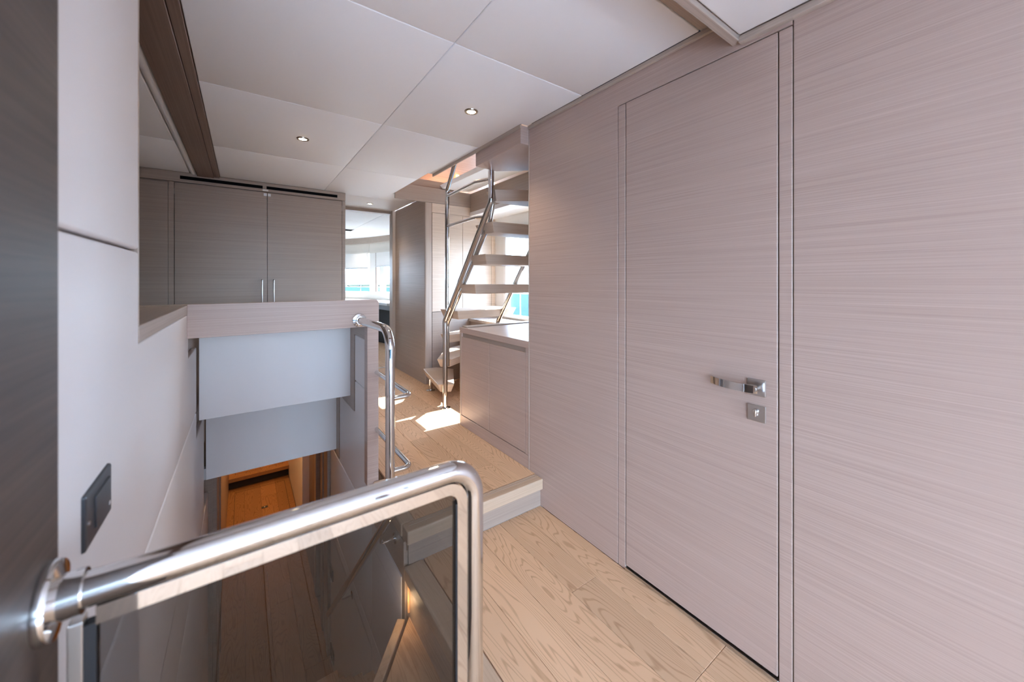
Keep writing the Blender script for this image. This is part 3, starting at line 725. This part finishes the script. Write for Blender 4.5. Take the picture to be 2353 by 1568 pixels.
obj('base_flange', lathe([(.042, 0), (.042, .007), (.024, .012), (.022, .018)], (1.529, 3.535, UF)), M['chrome'], fs, True)
obj('guard_tube', sweep(bend([(1.417, 2.86, 1.045), (1.417, 2.93, 1.0), (1.417, 2.93, 2.03), (1.40, 2.62, 2.40)], .05, 6), .018, 16), M['chrome'], fs, True)
for zz, (ex, ey) in ((1.985, (1.437, 2.262)), (1.725, (1.435, 2.345))):
    obj('cross_bar', sweep(bend([(1.417, 2.93, zz), (1.39, 2.40, zz), (ex, ey, zz)], .04, 6), .0125, 12), M['chrome'], fs, True)

# ------------------------------------------------------------------ room beyond the doorway
EA, EB, EY = 2.45, 3.6, 6.0
def el(tdeg, off=0.0):
    t = math.radians(tdeg); return ((EA + off) * math.cos(t), EY + (EB + off) * math.sin(t))
def band(t0, t1, z0, z1, th, n=14, bm=None, off=0.0):
    a = [el(t0 + (t1 - t0) * k / n, off) for k in range(n + 1)]; b_ = [el(t0 + (t1 - t0) * k / n, off + th) for k in range(n + 1)]
    t = bmesh.new()
    lo_in = [t.verts.new((x, y, z0)) for x, y in a]; hi_in = [t.verts.new((x, y, z1)) for x, y in a]
    lo_o = [t.verts.new((x, y, z0)) for x, y in b_]; hi_o = [t.verts.new((x, y, z1)) for x, y in b_]
    for k in range(n):
        t.faces.new((lo_in[k], lo_in[k + 1], hi_in[k + 1], hi_in[k])); t.faces.new((lo_o[k + 1], lo_o[k], hi_o[k], hi_o[k + 1]))
        t.faces.new((hi_in[k], hi_in[k + 1], hi_o[k + 1], hi_o[k])); t.faces.new((lo_o[k], lo_o[k + 1], lo_in[k + 1], lo_in[k]))
    for k in (0, n): t.faces.new((lo_in[k], hi_in[k], hi_o[k], lo_o[k]))
    return join(bm, t)
sw_ = thing('wall_saloon', 'curved white wall with windows in the bright room beyond the doorway', 'wall', (0, 9, UF), kind='structure')
obj('lower_band', band(0, 180, UF, 1.035, .06, 40), M['cream'], sw_, True)
obj('upper_band', band(0, 31.6, 1.83, 2.035, .06, 12), M['cream'], sw_, True)
obj('upper_band', band(31.8, 180, 1.83, 2.035, .06, 36), M['cream'], sw_, True)
obj('wood_cornice', band(0, 180, 2.035, 2.152, .10, 40, None, -.03), M['flatx'], sw_, True)
for t0, t1 in ((0, 8), (28.1, 31.6), (58, 62), (88, 180)):  # last span is unseen wall, closed solid to cut daylight
    obj('pillar', band(t0, t1, 1.035, 1.83, .06, 3 if t1 - t0 < 20 else 24), M['white'], sw_, True)
obj('side', box(2.44, 2.5, 3.9, EY, UF, 2.2), M['cream'], sw_)
obj('side', box(-2.5, -2.44, YD, EY, UF, 2.2), M['cream'], sw_)
obj('aft_side', box(-2.5, -1.2, YD, YD + .06, UF, 2.2), M['cream'], sw_)
obj('aft_side', box(1.60, 2.5, YD, YD + .06, UF, 2.2), M['cream'], sw_)
obj('aft_side', box(-1.2, .846, YD, YD + .06, UF, 2.2), M['cream'], sw_)
cs = thing('ceiling_saloon', 'white panelled ceiling of the bright room beyond the doorway', 'ceiling', (0, 7, CZ), kind='structure')
for i in range(5):
    for j in range(5):
        x0, y0 = -2.55 + i * 1.02, YD + .06 + j * 1.02
        cpanel(x0, x0 + 1.02, y0, y0 + 1.02, CZ, cs)
obj('deck_plate', box(-2.7, 2.7, YD, 10.1, CZ + .032, CZ + .1), M['white'], cs)
vg = thing('ceiling_vent', 'dark rectangular vent in the ceiling of the far room', 'vent', (1.5, 6.6, CZ - .004))
a = at_z(797, 528, CZ)
obj('frame', box(a.x - .28, a.x + .10, a.y - .10, a.y + .10, CZ - .006, CZ, .001, 1), M['brushed'], vg)
for k in range(4):
    obj('slat', box(a.x - .26, a.x + .08, a.y - .08 + k * .042, a.y - .055 + k * .042, CZ - .012, CZ - .004), M['black'], vg)
for k, (t0, t1) in enumerate(((8, 28.1), (31.6, 58), (62, 88))):
    wn = thing('window_%d' % (k + 2), ['right hand window of the far room with a blind half down', 'left hand window of the far room with sea and shore below the blind',
               'window of the far room further left'][k], 'window', (*el((t0 + t1) / 2), 1.035), kind='structure')
    obj('pane', band(t0, t1, 1.05, 1.83, .006, 6, None, .03), M['pane'], wn, True)
    obj('sill', band(t0, t1, 1.022, 1.05, .09, 6, None, -.02), M['plastic'], wn, True)
    if k < 2:
        if k == 0:
            obj('frame', band(24.0, 26.4, 1.05, 1.83, .05, 3, None, .01), M['cream'], wn, True)
            obj('frame', band(27.7, 28.1, 1.05, 1.83, .05, 2, None, -.01), M['beam'], wn, True)
        bl = thing('roller_blind', ['white pleated blind over the right hand far window', 'white pleated blind over the left hand far window'][k], 'blind', (*el((t0 + t1) / 2, -.02), 1.53), 'far window blinds')
        zb = 1.535 if k == 1 else 1.56
        bmb = B(); nf = 12
        for q in range(nf):
            z0 = zb + (1.83 - zb) * q / nf; z1 = zb + (1.83 - zb) * (q + 1) / nf
            band(t0 + .3, t1 - .6, z0, z1, .012, 6, bmb, -.03 + .003 * (q % 2))
        obj('pleats', bmb, M['blind'], bl, True)
        obj('bottom_bar', band(t0 + .3, t1 - .6, zb - .018, zb - .001, .016, 6, None, -.035), M['brushed'], bl, True)
ds = thing('console_desk', 'white topped curved console with a dark grey base in the far room', 'desk', (*el(20, -.4), UF))
obj('top', band(2, 60, .86, .90, .55, 14, None, -.56), M['white'], ds, True)
obj('apron', band(2, 60, .78, .86, .50, 14, None, -.52), M['desk'], ds, True)
obj('base', band(2, 60, UF, .78, .30, 14, None, -.36), M['rubber'], ds, True)
obj('switch_panel', band(17.5, 18.5, .81, .835, .01, 2, None, -.525), M['black'], ds, True)
obj('rug', box(.9, 1.75, 6.1, 7.2, UF, UF + .012, .004), M['rug'], None, label='cream rug on the floor of the far room', cat='rug')
downlight((1.70, 7.95), CZ, 'tiny downlight in the ceiling of the far room', 6.0)

# ------------------------------------------------------------------ enclosing walls out of view
obj('wall_side', box(-1.26, -1.2, 1.15, YD, 0, 2.2), M['cab'], None, kind='structure', label='wood side wall left of the wardrobe', cat='wall')
aw = thing('wall_stern', 'aft wall with wide open doors behind the camera', 'wall', (-.4, -3.5, 0), kind='structure')
obj('pier', box(-2.3, -1.9, -3.56, -3.5, 0, 2.1), M['beam'], aw); obj('pier', box(1.2, 1.45, -3.56, -3.5, 0, 2.1), M['beam'], aw)
obj('mullion', box(-.38, -.32, -3.56, -3.5, 0, 2.03), M['brushed'], aw)
obj('lintel', box(-1.9, 1.2, -3.56, -3.5, 2.03, 2.15), M['cream'], aw)
wp = thing('wall_port', 'brown wood side wall behind the camera', 'wall', (-2.23, -1.5, 0), kind='structure')
for (a, c, z0, z1) in ((-3.5, -3.35, 0, 2.1), (-3.35, -1.95, 0, .77), (-3.35, -1.95, 1.87, 2.1), (-1.95, .66, 0, 2.1)):  # gap is an unseen window opening added for more sky light
    obj('panel', box(-2.26, -2.2, a, c, z0, z1), M['beam'], wp)  # dark tone, like the stern piers, chosen for darker chrome reflections
hu = thing('hull', 'unseen white hull shell added around the lower deck against light leaks', 'hull', (0, 3, -2.3), kind='structure')  # unseen shell added to keep outside light from leaking in
obj('side', box(2.50, 2.56, -3.6, 9.9, -2.3, .15), M['deck'], hu); obj('side', box(-2.76, -2.70, -3.6, 9.9, -2.3, .15), M['deck'], hu)
obj('transom', box(-2.76, 2.56, -3.66, -3.6, -2.3, .0), M['deck'], hu); obj('stem', box(-2.76, 2.56, 9.9, 9.96, -2.3, .15), M['deck'], hu)
obj('leak_side', box(2.50, 2.56, -.9, 1.66, .15, 2.2), M['deck'], hu); obj('leak_roof', box(1.45, 2.56, -1.0, 1.6, 2.17, 2.22), M['deck'], hu)  # unseen side and roof plates added to block sun leaks
obj('keel', box(-2.76, 2.56, -3.6, 9.9, -2.36, -2.3), M['deck'], hu)
obj('aft_deck', box(-2.6, 2.5, -5.6, -3.57, -.08, -.01), M['deck'], None, kind='structure', label='unseen white aft deck bouncing daylight in through the stern doors', cat='deck')  # kept white to bounce daylight up onto the ceiling

# ------------------------------------------------------------------ outside
bm = B(); bmesh.ops.create_grid(bm, x_segments=4, y_segments=4, size=1200)
bmesh.ops.translate(bm, verts=bm.verts, vec=(0, 0, -2.6))
obj('sea', bm, M['sea'], None, kind='stuff', label='blue sea outside the windows', cat='sea')
bm = B()
for k in range(240):
    a = math.radians(-20 + k * .6); r = 330 + 20 * math.sin(k * 1.7)
    x, y = r * math.sin(a), r * math.cos(a); h = .4 + 1.0 * random.random()
    for (dx, dy) in ((0, 0), (4, 3)):
        bmesh.ops.create_icosphere(bm, subdivisions=1, radius=1, matrix=Matrix.Translation((x + dx, y + dy, -2.4)) @ Matrix.Diagonal((11, 9, h + 2.0, 1)))
obj('shore', bm, M['shore'], None, kind='stuff', label='low green shoreline on the horizon', cat='shore')
rl = thing('deck_railing', 'thin steel railing outside the far windows', 'railing', (*el(30, 1.0), .3))
obj('bulwark', band(-5, 80, .2, .93, .08, 24, None, .95), M['deck'], rl, True)
for zz in (1.13, 1.30):
    obj('rail', sweep([(*el(-5 + 85 * k / 30, 1.0), zz) for k in range(31)], .008, 8), M['brushed'], rl, True)
def t_for(u, off):
    best = None
    for k in range(0, 900):
        t = k * .1; x, y = el(t, off); s, c = math.sin(YAW), math.cos(YAW)
        uu = CX + F * (x * c - y * s) / (x * s + y * c)
        if best is None or abs(uu - u) < best[0]: best = (abs(uu - u), t)
    return best[1]
for u in (829, 887):
    x, y = el(t_for(u, 1.0), 1.0)
    obj('stanchion', sweep([(x, y, .93), (x, y, 1.30)], .012, 10), M['chrome'], rl, True)
    obj('stanchion_foot', lathe([(.03, 0), (.026, .05), (.014, .09)], (x, y, .93)), M['chrome'], rl, True)
sr = thing('side_railing', 'thin steel side railing seen through the window behind the stairs', 'railing', (3.3, 3.5, .3))
obj('bulwark', box(3.28, 3.36, 1.0, 6.5, .0, .62, .02), M['deck'], sr)
obj('rail', sweep([(3.32, 1.0, 1.08), (3.32, 6.5, 1.08)], .010, 8), M['brushed'], sr, True)
for yy in (2.2, 3.4, 4.42, 5.6):
    obj('stanchion', sweep([(3.32, yy, .62), (3.32, yy, 1.08)], .011, 8), M['chrome'], sr, True)
